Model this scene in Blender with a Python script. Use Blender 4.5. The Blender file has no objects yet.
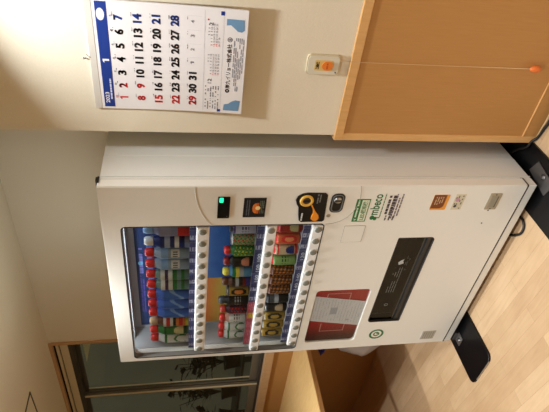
import bpy, bmesh, math, random
from mathutils import Vector, Matrix
random.seed(7)
SC = bpy.context.scene
COL = SC.collection
PI = math.pi

# ------------------------------------------------------------ materials
_mats = {}
def mat(name, col, rough=.5, metal=0, spec=.5, emit=0, coat=0, noise=None):
    """plain principled with a little procedural variation in roughness"""
    if name in _mats: return _mats[name]
    m = bpy.data.materials.new(name); m.use_nodes = True
    nt = m.node_tree; b = nt.nodes['Principled BSDF']
    b.inputs['Base Color'].default_value = (*col, 1)
    b.inputs['Roughness'].default_value = rough
    b.inputs['Metallic'].default_value = metal
    b.inputs['Specular IOR Level'].default_value = spec
    b.inputs['Coat Weight'].default_value = coat
    if emit:
        b.inputs['Emission Color'].default_value = (*col, 1)
        b.inputs['Emission Strength'].default_value = emit
    if noise:
        sc, amt, bump = noise
        tc = nt.nodes.new('ShaderNodeTexCoord'); n = nt.nodes.new('ShaderNodeTexNoise')
        n.inputs['Scale'].default_value = sc; n.inputs['Detail'].default_value = 4
        nt.links.new(tc.outputs['Object'], n.inputs['Vector'])
        mx = nt.nodes.new('ShaderNodeMix'); mx.data_type = 'RGBA'
        mx.inputs[6].default_value = (*[c*(1-amt) for c in col], 1)
        mx.inputs[7].default_value = (*[min(1, c*(1+amt)) for c in col], 1)
        nt.links.new(n.outputs['Fac'], mx.inputs[0]); nt.links.new(mx.outputs[2], b.inputs['Base Color'])
        if bump:
            bp = nt.nodes.new('ShaderNodeBump'); bp.inputs['Strength'].default_value = bump
            bp.inputs['Distance'].default_value = .002
            nt.links.new(n.outputs['Fac'], bp.inputs['Height']); nt.links.new(bp.outputs['Normal'], b.inputs['Normal'])
    _mats[name] = m
    return m

def ink(r, g, b, rough=.45):
    return mat('ink_%02x%02x%02x' % (int(r*255), int(g*255), int(b*255)), (r, g, b), rough)

def srgb(r, g, b):
    f = lambda c: (c/255/12.92) if c/255 <= .04045 else ((c/255+.055)/1.055)**2.4
    return (f(r), f(g), f(b))
def I(r, g, b, rough=.45): return ink(*srgb(r, g, b), rough)

def glass(name, tint, ior=1.5, rough=0.0, extra=0.0):
    m = bpy.data.materials.new(name); m.use_nodes = True; nt = m.node_tree
    nt.nodes.clear()
    o = nt.nodes.new('ShaderNodeOutputMaterial'); t = nt.nodes.new('ShaderNodeBsdfTransparent')
    g = nt.nodes.new('ShaderNodeBsdfGlossy'); lw = nt.nodes.new('ShaderNodeLayerWeight'); lw.inputs[0].default_value = .5; mx = nt.nodes.new('ShaderNodeMixShader')
    t.inputs[0].default_value = (*tint, 1); g.inputs['Roughness'].default_value = rough
    # Schlick reflectance, the same from both faces of the pane
    r0 = ((ior-1)/(ior+1))**2
    pw = nt.nodes.new('ShaderNodeMath'); pw.operation = 'POWER'; pw.inputs[1].default_value = 5
    ma = nt.nodes.new('ShaderNodeMath'); ma.operation = 'MULTIPLY_ADD'; ma.inputs[1].default_value = 1-r0; ma.inputs[2].default_value = r0
    nt.links.new(lw.outputs['Facing'], pw.inputs[0]); nt.links.new(pw.outputs[0], ma.inputs[0]); nt.links.new(ma.outputs[0], mx.inputs[0]); nt.links.new(t.outputs[0], mx.inputs[1]); nt.links.new(g.outputs[0], mx.inputs[2])
    nt.links.new(mx.outputs[0], o.inputs[0])
    return m

def wood(name, c1, c2, scale=(1, 1, 1), rough=.4, gs=14, bump=.05):
    m = bpy.data.materials.new(name); m.use_nodes = True; nt = m.node_tree; b = nt.nodes['Principled BSDF']
    tc = nt.nodes.new('ShaderNodeTexCoord'); mp = nt.nodes.new('ShaderNodeMapping'); mp.inputs['Scale'].default_value = scale
    n = nt.nodes.new('ShaderNodeTexNoise'); n.inputs['Scale'].default_value = gs; n.inputs['Detail'].default_value = 6; n.inputs['Roughness'].default_value = .6
    r = nt.nodes.new('ShaderNodeValToRGB'); r.color_ramp.elements[0].position = .3; r.color_ramp.elements[1].position = .72
    r.color_ramp.elements[0].color = (*c1, 1); r.color_ramp.elements[1].color = (*c2, 1)
    nt.links.new(tc.outputs['Object'], mp.inputs[0]); nt.links.new(mp.outputs[0], n.inputs['Vector'])
    nt.links.new(n.outputs['Fac'], r.inputs[0]); nt.links.new(r.outputs[0], b.inputs['Base Color'])
    b.inputs['Roughness'].default_value = rough; b.inputs['Specular IOR Level'].default_value = .35
    return m

def floor_mat():
    m = bpy.data.materials.new('floor_planks'); m.use_nodes = True; nt = m.node_tree; b = nt.nodes['Principled BSDF']
    N = nt.nodes.new; L = nt.links.new
    tc = N('ShaderNodeTexCoord'); mp = N('ShaderNodeMapping'); mp.inputs['Rotation'].default_value = (0, 0, .085)
    mp.inputs['Location'].default_value = (.31, .05, 0)
    br = N('ShaderNodeTexBrick'); br.offset = .37; br.offset_frequency = 2
    br.inputs['Scale'].default_value = 1; br.inputs['Brick Width'].default_value = .95; br.inputs['Row Height'].default_value = .075
    br.inputs['Mortar Size'].default_value = .0006; br.inputs['Mortar Smooth'].default_value = .3; br.inputs['Bias'].default_value = -.1
    br.inputs['Color1'].default_value = (*srgb(203, 172, 135), 1); br.inputs['Color2'].default_value = (*srgb(184, 151, 113), 1)
    br.inputs['Mortar'].default_value = (*srgb(160, 126, 88), 1)
    mp2 = N('ShaderNodeMapping'); mp2.inputs['Scale'].default_value = (2, 22, 2); mp2.inputs['Rotation'].default_value = (0, 0, .085)
    n = N('ShaderNodeTexNoise'); n.inputs['Scale'].default_value = 3; n.inputs['Detail'].default_value = 7; n.inputs['Distortion'].default_value = .6
    n2 = N('ShaderNodeTexNoise'); n2.inputs['Scale'].default_value = 5.5; n2.inputs['Detail'].default_value = 3
    mx = N('ShaderNodeMix'); mx.data_type = 'RGBA'; mx.blend_type = 'MULTIPLY'; mx.inputs[0].default_value = .5
    r = N('ShaderNodeValToRGB'); r.color_ramp.elements[0].color = (.66, .56, .46, 1); r.color_ramp.elements[1].color = (1, 1, 1, 1)
    r.color_ramp.elements[0].position = .3; r.color_ramp.elements[1].position = .65
    ad = N('ShaderNodeMath'); ad.operation = 'AVERAGE' if False else 'MULTIPLY_ADD'; ad.inputs[1].default_value = .5
    L(tc.outputs['Object'], mp.inputs[0]); L(mp.outputs[0], br.inputs['Vector'])
    L(tc.outputs['Object'], mp2.inputs[0]); L(mp2.outputs[0], n.inputs['Vector']); L(tc.outputs['Object'], n2.inputs['Vector'])
    h = N('ShaderNodeMath'); h.operation = 'MULTIPLY'; h.inputs[1].default_value = .5; L(n2.outputs['Fac'], h.inputs[0])
    L(n.outputs['Fac'], ad.inputs[0]); L(h.outputs[0], ad.inputs[2]); L(ad.outputs[0], r.inputs[0])
    L(br.outputs['Color'], mx.inputs[6]); L(r.outputs[0], mx.inputs[7]); L(mx.outputs[2], b.inputs['Base Color'])
    b.inputs['Roughness'].default_value = .38; b.inputs['Specular IOR Level'].default_value = .4
    return m

M = {}
M['wall'] = mat('wall_paper', srgb(236, 226, 204), .85, spec=.2, noise=(160, .03, .25))
M['wall2'] = mat('back_wall_paper', srgb(232, 222, 202), .85, spec=.2, noise=(160, .03, .25))
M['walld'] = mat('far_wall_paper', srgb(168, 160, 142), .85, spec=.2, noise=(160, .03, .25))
M['ceil'] = mat('ceiling_board', srgb(208, 196, 172), .9, spec=.2, noise=(60, .03, .2))
M['floor'] = floor_mat()
M['wains'] = wood('wainscot_wood', srgb(186, 134, 76), srgb(192, 141, 82), (30, 1, 1.5), .42, 6)
M['casing'] = wood('casing_wood', srgb(196, 156, 114), srgb(208, 168, 126), (9, 1, 1), .45, 9)
M['trimw'] = wood('trim_wood', srgb(214, 164, 102), srgb(226, 178, 118), (9, 1, 1), .4, 9)
M['top'] = wood('counter_wood', srgb(216, 174, 112), srgb(232, 194, 134), (1.2, 9, 1), .4, 9)
M['edge'] = wood('counter_edge_wood', srgb(176, 128, 76), srgb(190, 142, 90), (1, 1, 9), .45, 9)
M['white'] = mat('machine_enamel', srgb(238, 235, 226), .38, spec=.4, noise=(40, .012, .02))
M['side'] = mat('cabinet_enamel', srgb(232, 231, 225), .45, spec=.4, noise=(30, .015, .02))
M['inner'] = mat('cavity_grey', srgb(176, 176, 176), .5)
M['strip'] = mat('button_strip_plastic', srgb(240, 240, 238), .3)
M['btn'] = mat('button_smoke_plastic', srgb(128, 128, 116), .25)
M['btn_rim'] = mat('button_rim_plastic', srgb(196, 196, 190), .3)
M['black'] = mat('black_plastic', srgb(14, 14, 15), .3)
M['blackm'] = mat('black_plate_paint', srgb(8, 8, 10), .28, spec=.3, noise=(300, .3, .05))
M['gap'] = mat('dark_gap_rubber', srgb(40, 34, 28), .8)
M['steel'] = mat('brushed_steel', srgb(190, 188, 184), .32, 1)
M['steel2'] = mat('lock_plate_metal', srgb(176, 170, 152), .4, .6)
M['alu'] = mat('sash_aluminium', srgb(120, 112, 96), .45, .2)
M['alud'] = mat('dark_sash_frame', srgb(62, 56, 48), .5)
M['cream'] = mat('cream_rail', srgb(214, 200, 168), .5)
M['glass'] = glass('display_glass', (.93, .95, .95), 1.45)
M['glassw'] = glass('window_glass', (.86, .9, .86), 1.65, .01)
M['glasso'] = glass('outlet_smoked_flap', (.30, .33, .31), 1.5, .12)
M['paper'] = mat('paper_white', srgb(236, 232, 232), .7, spec=.2)

# ------------------------------------------------------------ mesh builder
class B:
    def __init__(s): s.v = []; s.f = []; s.m = []; s.mats = []; s.sm = []
    def mi(s, m):
        if m not in s.mats: s.mats.append(m)
        return s.mats.index(m)
    def add(s, vs, fs, m, smooth=False, T=None):
        o = len(s.v)
        for p in vs:
            p = Vector(p)
            if T is not None: p = T @ p
            s.v.append(tuple(p))
        for i, f in enumerate(fs):
            s.f.append([a+o for a in f]); s.m.append(s.mi(m[i] if isinstance(m, list) else m)); s.sm.append(smooth)
        return s
    def box(s, x0, x1, y0, y1, z0, z1, m, bv=0, T=None, seg=2):
        bm = bmesh.new(); bmesh.ops.create_cube(bm, size=1)
        for v in bm.verts:
            v.co = ((x0+x1)/2+v.co.x*(x1-x0), (y0+y1)/2+v.co.y*(y1-y0), (z0+z1)/2+v.co.z*(z1-z0))
        if bv: bmesh.ops.bevel(bm, geom=bm.edges[:], offset=bv, segments=seg, profile=.5, affect='EDGES')
        bm.normal_update()
        s.add([v.co.copy() for v in bm.verts], [[v.index for v in f.verts] for f in bm.faces], m, False, T); bm.free(); return s
    def lathe(s, prof, m, n=24, c=(0, 0, 0), axis='z', T=None, smooth=True, cap=True):
        vs = []; fs = []
        for r, h in prof:
            for k in range(n):
                a = 2*PI*k/n
                x, y, z = r*math.cos(a), r*math.sin(a), h
                if axis == 'y': x, y, z = r*math.cos(a), -h, r*math.sin(a)
                if axis == 'x': x, y, z = h, r*math.cos(a), r*math.sin(a)
                vs.append((c[0]+x, c[1]+y, c[2]+z))
        for i in range(len(prof)-1):
            for k in range(n):
                fs.append([i*n+k, i*n+(k+1) % n, (i+1)*n+(k+1) % n, (i+1)*n+k])
        if cap:
            fs.append(list(range(n))[::-1]); fs.append([(len(prof)-1)*n+k for k in range(n)])
        return s.add(vs, fs, m, smooth, T)
    def tube(s, pts, r, m, n=10):
        pts = [Vector(p) for p in pts]; vs = []; fs = []
        up = Vector((0, 0, 1))
        for i, p in enumerate(pts):
            d = (pts[min(i+1, len(pts)-1)]-pts[max(i-1, 0)]).normalized()
            a = d.cross(up)
            if a.length < .05: a = d.cross(Vector((1, 0, 0)))
            a.normalize(); b2 = d.cross(a)
            rr = r[i] if isinstance(r, (list, tuple)) else r
            for k in range(n):
                t = 2*PI*k/n; vs.append(p+(a*math.cos(t)+b2*math.sin(t))*rr)
        for i in range(len(pts)-1):
            for k in range(n): fs.append([i*n+k, i*n+(k+1) % n, (i+1)*n+(k+1) % n, (i+1)*n+k])
        fs.append(list(range(n))); fs.append([(len(pts)-1)*n+k for k in range(n)][::-1])
        return s.add(vs, fs, m, True)
    def curve(s, splines, y0, y1, m, fit=None):
        """filled shape in the x-z plane with holes, thickness from y0 to y1"""
        cu = bpy.data.curves.new('tmp', 'CURVE'); cu.dimensions = '2D'; cu.fill_mode = 'BOTH'; cu.extrude = abs(y1-y0)/2
        for sp in splines:
            q = cu.splines.new('POLY'); q.points.add(len(sp)-1); q.use_cyclic_u = True
            for i, (x, z) in enumerate(sp): q.points[i].co = (x, z, 0, 1)
        s._conv(cu, (y0+y1)/2, m); return s
    def _conv(s, cu, ym, m, fit=None):
        o = bpy.data.objects.new('tmp', cu); COL.objects.link(o)
        dg = bpy.context.evaluated_depsgraph_get(); me = bpy.data.meshes.new_from_object(o.evaluated_get(dg))
        vs = [v.co.copy() for v in me.vertices]; fs = [list(p.vertices) for p in me.polygons]
        bpy.data.objects.remove(o); bpy.data.curves.remove(cu); bpy.data.meshes.remove(me)
        if fit and vs:
            cx, cz, w, h = fit
            xs = [v.x for v in vs]; ys = [v.y for v in vs]
            W = max(xs)-min(xs); H = max(ys)-min(ys); mx = (max(xs)+min(xs))/2; my = (max(ys)+min(ys))/2
            sy = h/H if h else w/W; sx = w/W if w else h/H
            for v in vs: v.x = cx+(v.x-mx)*sx; v.y = cz+(v.y-my)*sy
        s.add([(v.x, ym-v.z, v.y) for v in vs], fs, m)
    def text(s, t, cx, cz, w, h, y, m, bold=.0):
        if t == '1': return s.add([(cx-w/2, 0, cz+h*.22), (cx-w/2, 0, cz+h*.36), (cx-w*.05, 0, cz+h/2), (cx+w/2, 0, cz+h/2), (cx+w/2, 0, cz-h/2), (cx-w*.05, 0, cz-h/2), (cx-w*.05, 0, cz+h*.27)], [[0, 6, 1], [1, 6, 3, 2], [6, 5, 4, 3]], m)
        cu = bpy.data.curves.new('tmp', 'FONT'); cu.body = t; cu.size = 1; cu.offset = bold; cu.resolution_u = 3
        s._conv(cu, y, m, (cx, cz, w, h)); return s
    def plate(s, x0, x1, z0, z1, y0, y1, m, r=0): return s.curve([rr(x0, x1, z0, z1, r)], y0, y1, m)
    def dashes(s, x0, x1, z0, z1, rows, y, m, fill=.8, th=.45):
        h = (z1-z0)/rows
        for i in range(rows):
            x = x0; zc = z1-(i+.5)*h
            while x < x1:
                l = random.uniform(.006, .02)*(x1-x0)/.1
                if random.random() < fill: s.quad(x, min(x+l*.85, x1), zc-h*th/2, zc+h*th/2, y, m)
                x += l
        return s
    def quad(s, x0, x1, z0, z1, y, m, t=.0003):
        if y == 0: return s.add([(x0, 0, z0), (x1, 0, z0), (x1, 0, z1), (x0, 0, z1)], [[0, 1, 2, 3]], m)
        return s.box(x0, x1, y-t, y, z0, z1, m)
    def build(s, name, parent=None, loc=None, autosmooth=True):
        me = bpy.data.meshes.new(name); me.from_pydata(s.v, [], s.f)
        for m in s.mats: me.materials.append(m)
        for p, i, sm in zip(me.polygons, s.m, s.sm): p.material_index = i; p.use_smooth = sm
        me.update()
        o = bpy.data.objects.new(name, me); COL.objects.link(o)
        if parent: o.parent = parent
        if loc: o.location = loc
        return o

def join(a, b):
    o = len(a.v); a.v += b.v; a.f += [[i+o for i in f] for f in b.f]; a.sm += b.sm; a.m += [a.mi(b.mats[i]) for i in b.m]
def rr(x0, x1, z0, z1, r=0, n=6):
    if isinstance(r, (int, float)): r = (r,)*4   # bl, br, tr, tl
    out = []
    for (cx, cz, rad, a0) in ((x0, z0, r[0], PI), (x1, z0, r[1], 1.5*PI), (x1, z1, r[2], 0), (x0, z1, r[3], .5*PI)):
        if rad <= 0: out.append((cx, cz)); continue
        ox = cx+rad if cx == x0 else cx-rad; oz = cz+rad if cz == z0 else cz-rad
        for k in range(n+1):
            a = a0+.5*PI*k/n; out.append((ox+rad*math.cos(a), oz+rad*math.sin(a)))
    return out
def circ(cx, cz, r, n=24, ry=None):
    return [(cx+r*math.cos(2*PI*k/n), cz+(ry or r)*math.sin(2*PI*k/n)) for k in range(n)]

def empty(name, loc=(0, 0, 0)):
    o = bpy.data.objects.new(name, None); COL.objects.link(o); o.location = loc; o.empty_display_size = .1; return o
def tag(o, label, cat, group=None, kind=None):
    if label: o['label'] = label
    if cat: o['category'] = cat
    if group: o['group'] = group
    if kind: o['kind'] = kind
    return o
def struct(o): o['kind'] = 'structure'; return o

# ------------------------------------------------------------ the room
YB = .6565; YC = .19; H = 2.40; XE = 1.235
XL, XR, YF = -3.2, 4.2, -4.6
struct(B().box(XL-.1, XR+.1, YF-.1, YB+.1, -.08, 0, M['floor']).build('floor'))
struct(B().box(XL-.1, XR+.1, YF-.1, YB+.1, H, H+.08, M['ceil']).build('ceiling'))
WX0, WX1, WZ0, WZ1 = -2.22, -.732, .84, 2.40
b = B()
b.curve([[(XL, 0), (WX0, 0), (WX0, WZ0), (WX1, WZ0), (WX1, 0), (XR, 0), (XR, H), (WX1, H), (WX1, WZ1-.0), (WX1, H), (XL, H)]], YB, YB+.12, M['wall2']) if False else None
b.box(XL, WX0, YB, YB+.12, 0, H, M['wall2']); b.box(WX1, XR, YB, YB+.12, 0, H, M['wall2']); b.box(WX0, WX1, YB, YB+.12, 0, WZ0, M['wall2'])
struct(b.build('wall_back'))
struct(B().box(XE, XR, YC, YB, 0, H, M['wall']).build('wall_right_front'))
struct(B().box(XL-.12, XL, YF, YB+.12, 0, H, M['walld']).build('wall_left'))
struct(B().box(XR, XR+.12, YF, YB+.12, 0, H, M['wall']).build('wall_right'))
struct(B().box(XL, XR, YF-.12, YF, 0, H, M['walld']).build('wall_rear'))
# wood panelling on the calendar wall: panel + cap rail + corner trim
b = B(); b.box(XE+.001, XR, YC-.006, YC+.0, .0, .885, M['wains']); 
b.box(XE-.014, XE+.001, YC-.006, YB, 0, .885, M['wains'])
struct(b.build('trim_1'))
b = B(); b.box(XE-.019, XR, YC-.012, YC, .880, .917, M['trimw'], .003); b.box(XE-.019, XE+.0, YC, YB, .885, .917, M['trimw'])
struct(b.build('trim_2'))
struct(B().box(XE-.019, XE+.014, YC-.011, YC, 0, .885, M['trimw'], .003).build('trim_3'))
b = B(); b.box(XE+.014, XR, YC-.0105, YC, 0, .068, M['wains'], .0); b.box(XE+.014, XR, YC-.0115, YC, .068, .0715, M['trimw'], .0)
struct(b.build('baseboard_right'))
# wood panelling below the window on the back wall
struct(B().box(XL, -.02, YB-.008, YB, 0, .84, M['wains']).build('trim_4'))

# window: wood casing, cream rail, dark frame, two sliding sashes
wn = empty('window_1', (-1.47, YB, WZ0)); struct(wn)
def wl(bb, name): 
    o = bb.build(name, wn); o.matrix_parent_inverse = Matrix.Translation(wn.location).inverted(); return o
b = B()
b.box(WX0-.03, WX1+.004, YB-.014, YB+.1, 2.382, 2.40, M['casing'])
b.box(WX1-.010, WX1+.010, YB-.014, YB+.1, .84, 2.382, M['casing'])
b.box(WX0-.03, WX0, YB-.014, YB+.1, .84, 2.382, M['casing'])
b.box(WX0-.03, WX1+.010, YB-.03, YB+.1, .84, .905, M['casing'], .003)
wl(b, 'window_frame')
b = B(); x0, x1 = WX0, WX1-.010
b.box(x0, x1, YB+.004, YB+.05, 2.345, 2.364, M['cream'], .001); b.box(x0, x1, YB+.02, YB+.05, 2.364, 2.382, M['gap'])
b.box(x0, x1, YB+.004, YB+.05, 2.288, 2.337, M['cream'], .002); b.box(x0, x1, YB+.02, YB+.05, 2.337, 2.345, M['gap'])
wl(b, 'blind_rail')
b = B(); b.box(x0, x1, YB+.01, YB+.07, 2.255, 2.288, M['alud'], .002); b.box(x1-.02, x1, YB+.03, YB+.07, .905, 2.255, M['alud']); b.box(x0, x0+.02, YB+.03, YB+.07, .905, 2.255, M['alud'])
b.box(x0, x1, YB+.01, YB+.07, .905, .925, M['alud'], .002)
wl(b, 'sash_track')
def sash(xa, xb, ya, cr):
    b = B(); w = .034
    b.box(xa, xa+w, ya, ya+.022, .925, 2.255, M['alu'], .002); b.box(xb-w, xb, ya, ya+.022, .925, 2.255, M['alu'], .002)
    b.box(xa+w, xb-w, ya, ya+.022, .925, .985, M['alu'], .002); b.box(xa+w, xb-w, ya, ya+.022, 2.225, 2.255, M['alud'], .002)
    if cr: b.box(xb-.016, xb+.002, ya-.005, ya, .925, 2.255, M['cream'], .001)
    else: b.box(xa+.072, xa+.080, ya+.004, ya+.009, .985, 2.225, M['cream'])
    o = wl(b, 'sash'); g = B().box(xa+w, xb-w, ya+.009, ya+.013, .985, 2.225, M['glassw']).build('pane', o)
sash(-1.487, x1-.02, YB+.046, False); sash(x0+.02, -1.452, YB+.014, True)

# outside: neighbouring grey wall, potted plants, pale wedge standing in for a reflection
struct(B().box(-6, 2.5, 2.3, 2.4, -.3, 3.4, mat('outside_render', srgb(150, 146, 128), .9, noise=(3, .15, 0))).build('wall_outside'))
struct(B().box(-6, 2.5, YB+.121, 2.3, -.3, -.05, mat('outside_ground', srgb(90, 86, 78), .9)).build('ground_outside'))
def leafplant(name, x, y, z0, hh, n, label, seed):
    rnd = random.Random(seed); root = empty(name, (x, y, z0)); tag(root, label, 'plant')
    pot = B().lathe([(.05, 0), (.07, .12), (.075, .12), (.075, .135), (.062, .135)], mat('dark_clay', srgb(40, 34, 30), .8), 20).build('pot', root)
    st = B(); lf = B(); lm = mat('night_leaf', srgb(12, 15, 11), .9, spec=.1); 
    for i in range(n):
        a = rnd.uniform(0, 2*PI); l = rnd.uniform(.5, 1)*hh; d = rnd.uniform(.03, .12)
        p0 = Vector((0, 0, .13)); p1 = Vector((math.cos(a)*d, math.sin(a)*d, .13+l))
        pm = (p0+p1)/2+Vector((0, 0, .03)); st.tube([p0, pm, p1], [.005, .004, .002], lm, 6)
        for k in range(5):
            q = p0.lerp(p1, .3+.17*k); aa = rnd.uniform(0, 2*PI); dr = Vector((math.cos(aa), math.sin(aa), rnd.uniform(-.2, .7))).normalized()
            L_ = rnd.uniform(.08, .14); sd = dr.cross(Vector((0, 0, 1))).normalized()*L_*.30
            up = Vector((0, 0, .006))
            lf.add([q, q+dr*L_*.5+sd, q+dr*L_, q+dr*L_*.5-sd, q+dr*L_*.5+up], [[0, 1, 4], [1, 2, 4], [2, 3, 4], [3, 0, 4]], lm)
    st.build('stem', root); lf.build('leaf_crown', root)
b = empty('plant_shelf', (-2.15, 1.02, -.05)); tag(b, 'dark slatted shelf outside the window holding potted plants', 'shelf')
sh = B()
for k in range(4): sh.box(-.72, .72, -.14+k*.075, -.08+k*.075, 1.05, 1.07, M['alud'])
sh.build('slatted_board', b)
for sx in (-.7, .66):
    for sy in (-.13, .11): B().box(sx, sx+.04, sy, sy+.03, 0, 1.05, M['alud']).build('leg', b)
leafplant('potted_plant', -1.66, 1.02, 1.02, .42, 16, 'bushy dark plant outside the window, nearest the vending machine', 3)
leafplant('potted_plant', -2.16, 1.02, 1.02, .46, 14, 'tall dark plant outside the window, middle of the three', 5)
leafplant('potted_plant', -2.64, 1.02, 1.02, .28, 12, 'low dark plant outside the window, farthest from the vending machine', 9)
# pale wedge behind the upper pane, added as a bright glass reflection
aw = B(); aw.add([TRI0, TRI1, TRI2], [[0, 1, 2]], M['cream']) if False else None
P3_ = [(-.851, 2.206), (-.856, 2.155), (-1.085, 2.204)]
aw.add([(x, .724+k*.006, z) for k in (0, 1) for x, z in P3_], [[0, 2, 1], [3, 4, 5], [0, 1, 4, 3], [1, 2, 5, 4], [2, 0, 3, 5]], mat('pale_wedge', srgb(245, 240, 220), .8))
tag(aw.build('reflection_wedge'), 'pale triangular wedge behind the upper window pane, added in place of a bright glass reflection', 'reflection')

# ceiling access hatch
b = B(); hx0, hx1, hy0, hy1 = -1.02, -.566, -.24, .214
root = empty('ceiling_hatch', (0, 0, H)); tag(root, 'square ceiling access hatch with thin dark metal rim', 'ceiling hatch')
w = .009
for a in ((hx0, hx1, hy0, hy0+w), (hx0, hx1, hy1-w, hy1), (hx0, hx0+w, hy0+w, hy1-w), (hx1-w, hx1, hy0+w, hy1-w)):
    b.box(a[0], a[1], a[2], a[3], -.005, 0, M['alud'])
b.build('rim', root); B().box(hx0+w, hx1-w, hy0+w, hy1-w, -.002, 0, M['ceil']).build('hatch_panel', root)

# ------------------------------------------------------------ counter under the window
ct = empty('counter_table', (-1.9, .3, 0)); tag(ct, 'light wood counter table fixed below the window beside the vending machine', 'table')
def slab(x0, x1, y0, y1, z0, z1, r, m):
    p = rr(x0, x1, y0, y1, (0, r, 0, 0), 10); n = len(p)
    return B().add([(x, y, z0) for x, y in p]+[(x, y, z1) for x, y in p], [list(range(n))[::-1], [n+k for k in range(n)]]+[[k, (k+1) % n, n+(k+1) % n, n+k] for k in range(n)], m)
slab(-1.2, 1.25, -.46, .348, .684, .688, .09, M['top']).build('tabletop', ct)
slab(-1.2, 1.2515, -.4615, .348, .658, .684, .0915, M['edge']).build('edge_band', ct)
for lx, ly in ((-1.12, -.36), (-1.12, .30), (.85, -.40)):
    B().box(lx, lx+.04, ly, ly+.04, 0, .658, M['edge'], .003).build('leg', ct)

# ------------------------------------------------------------ vending machine
W = 1.121; ZT = 1.83; ZD = .083; ZB = .04; D = .60
vm = empty('vending_machine', (W/2, .3, 0)); tag(vm, 'tall white drinks vending machine with three display rows standing in the alcove', 'vending machine')
INV = Matrix.Translation(vm.location).inverted()
def part(bb, name, parent=vm, label=None):
    o = bb.build(name, parent)
    o.matrix_parent_inverse = INV
    if parent is not vm: o.matrix_parent_inverse = Matrix.Identity(4)
    if label: o['label'] = label
    return o
DX0, DX1, DZ0, DZ1 = .028, .920, .941, 1.7605
# cabinet: shell around the display cavity and closed body behind
b = B()
b.box(0.004, W-.004, .20, D, ZB, ZT-.006, M['side'], .006)
b.curve([rr(.004, W-.004, ZB, ZT-.006, .004), rr(.022, .935, .93, 1.806, 0), rr(.215, .835, .40, .60, 0)], .0575, .20, M['side'])
b.box(W-.0035, W-.0005, .062, .066, ZB, ZT-.01, M['side']); 
b.box(W-.0035, W-.0008, .38, .60, ZB, ZT-.012, M['side'])
part(b, 'cabinet')
part(B().box(.002, W-.002, .002, .056, ZB, ZD-.004, M['white'], .003), 'kick_plate')
# door leaf with openings
b = B()
OUT = [(.222, .409), (.2215, .409), (.222, .563), (.233, .577), (.818, .586), (.8265, .583), (.825, .418), (.815, .410)]
OUT = rr(.221, .826, .411, .584, (.004, .02, .006, .02))
RED = rr(.070, .486, .628, .898, .022)
DIS = rr(DX0, DX1, DZ0, DZ1, .018)
b.curve([rr(0, W, ZD, ZT, .006), DIS, OUT, RED], .003, .055, M['white'])
b.curve([rr(.003, W-.003, ZD+.003, ZT-.003, .006), rr(DX0-.002, DX1+.002, DZ0-.002, DZ1+.002, .019), rr(.219, .828, .409, .586, (.004, .02, .006, .02)), rr(.068, .488, .626, .90, .023)], 0, .003, M['white'])
door = part(b, 'door')
b = B(); b.tube([(W-.0005, .046, ZD+.01), (W-.0005, .046, ZT-.01)], .0012, M['inner'], 6); part(b, 'door_seam', door)
b = B(); b.tube([(W-.004, .0015, ZD-.001), (.004, .0015, ZD-.001)], .003, M['gap'], 6); b.tube([(W-.002, .0015, ZD-.001), (W-.002, .05, ZD-.001), (W-.002, .052, ZD+.012)], .003, M['gap'], 6); part(b, 'door_gasket')
b = B(); b.box(W+.0, W+.006, .022, .056, ZT-.008, ZT+.0, M['black'], .002); b.box(1.09, W+.002, .035, .056, ZT, ZT+.006, M['black'], .001); part(b, 'hinge', label='small black door hinge at the top corner')
# thin dark display bezel line
b = B(); b.curve([rr(DX0-.001, DX1+.001, DZ0-.001, DZ1+.001, .019), rr(DX0+.0025, DX1-.0025, DZ0+.0025, DZ1-.0025, .016)], -.0008, .0015, M['gap']); b.curve([rr(DX0+.0005, DX1-.0005, DZ0+.0005, DZ1-.0005, .018), rr(DX0+.0025, DX1-.0025, DZ0+.0025, DZ1-.0025, .016)], .0016, .0275, mat('reveal_grey', srgb(104, 101, 96), .5)); part(b, 'display_bezel')
b = B(); b.curve([rr(.220, .827, .410, .585, (.004, .02, .006, .02)), rr(.2225, .8245, .4125, .5825, (.003, .018, .005, .018))], -.0006, .05, M['gap']); part(b, 'outlet_bezel')
# control fascia groove
pts = [(W-.001, .828), (1.10, .823), (1.06, .817), (1.022, .819), (.985, .832), (.955, .851), (.934, .878), (.922, .908), (.919, .938)]
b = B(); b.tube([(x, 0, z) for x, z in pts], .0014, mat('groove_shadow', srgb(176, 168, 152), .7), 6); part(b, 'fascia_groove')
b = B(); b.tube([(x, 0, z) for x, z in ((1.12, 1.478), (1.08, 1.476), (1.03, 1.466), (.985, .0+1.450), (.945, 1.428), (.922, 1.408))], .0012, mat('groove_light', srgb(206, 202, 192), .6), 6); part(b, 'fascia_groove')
for (sx, sy, lo) in ((.10, .10, .0125), (W-.10, .10, .0125), (.10, .52, .0125), (W-.10, .52, .0125)):
    part(B().lathe([(.028, lo), (.028, lo+.008), (.012, lo+.009), (.012, ZB+.001)], M['steel'], 20, (sx, sy, 0)), 'foot')

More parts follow.
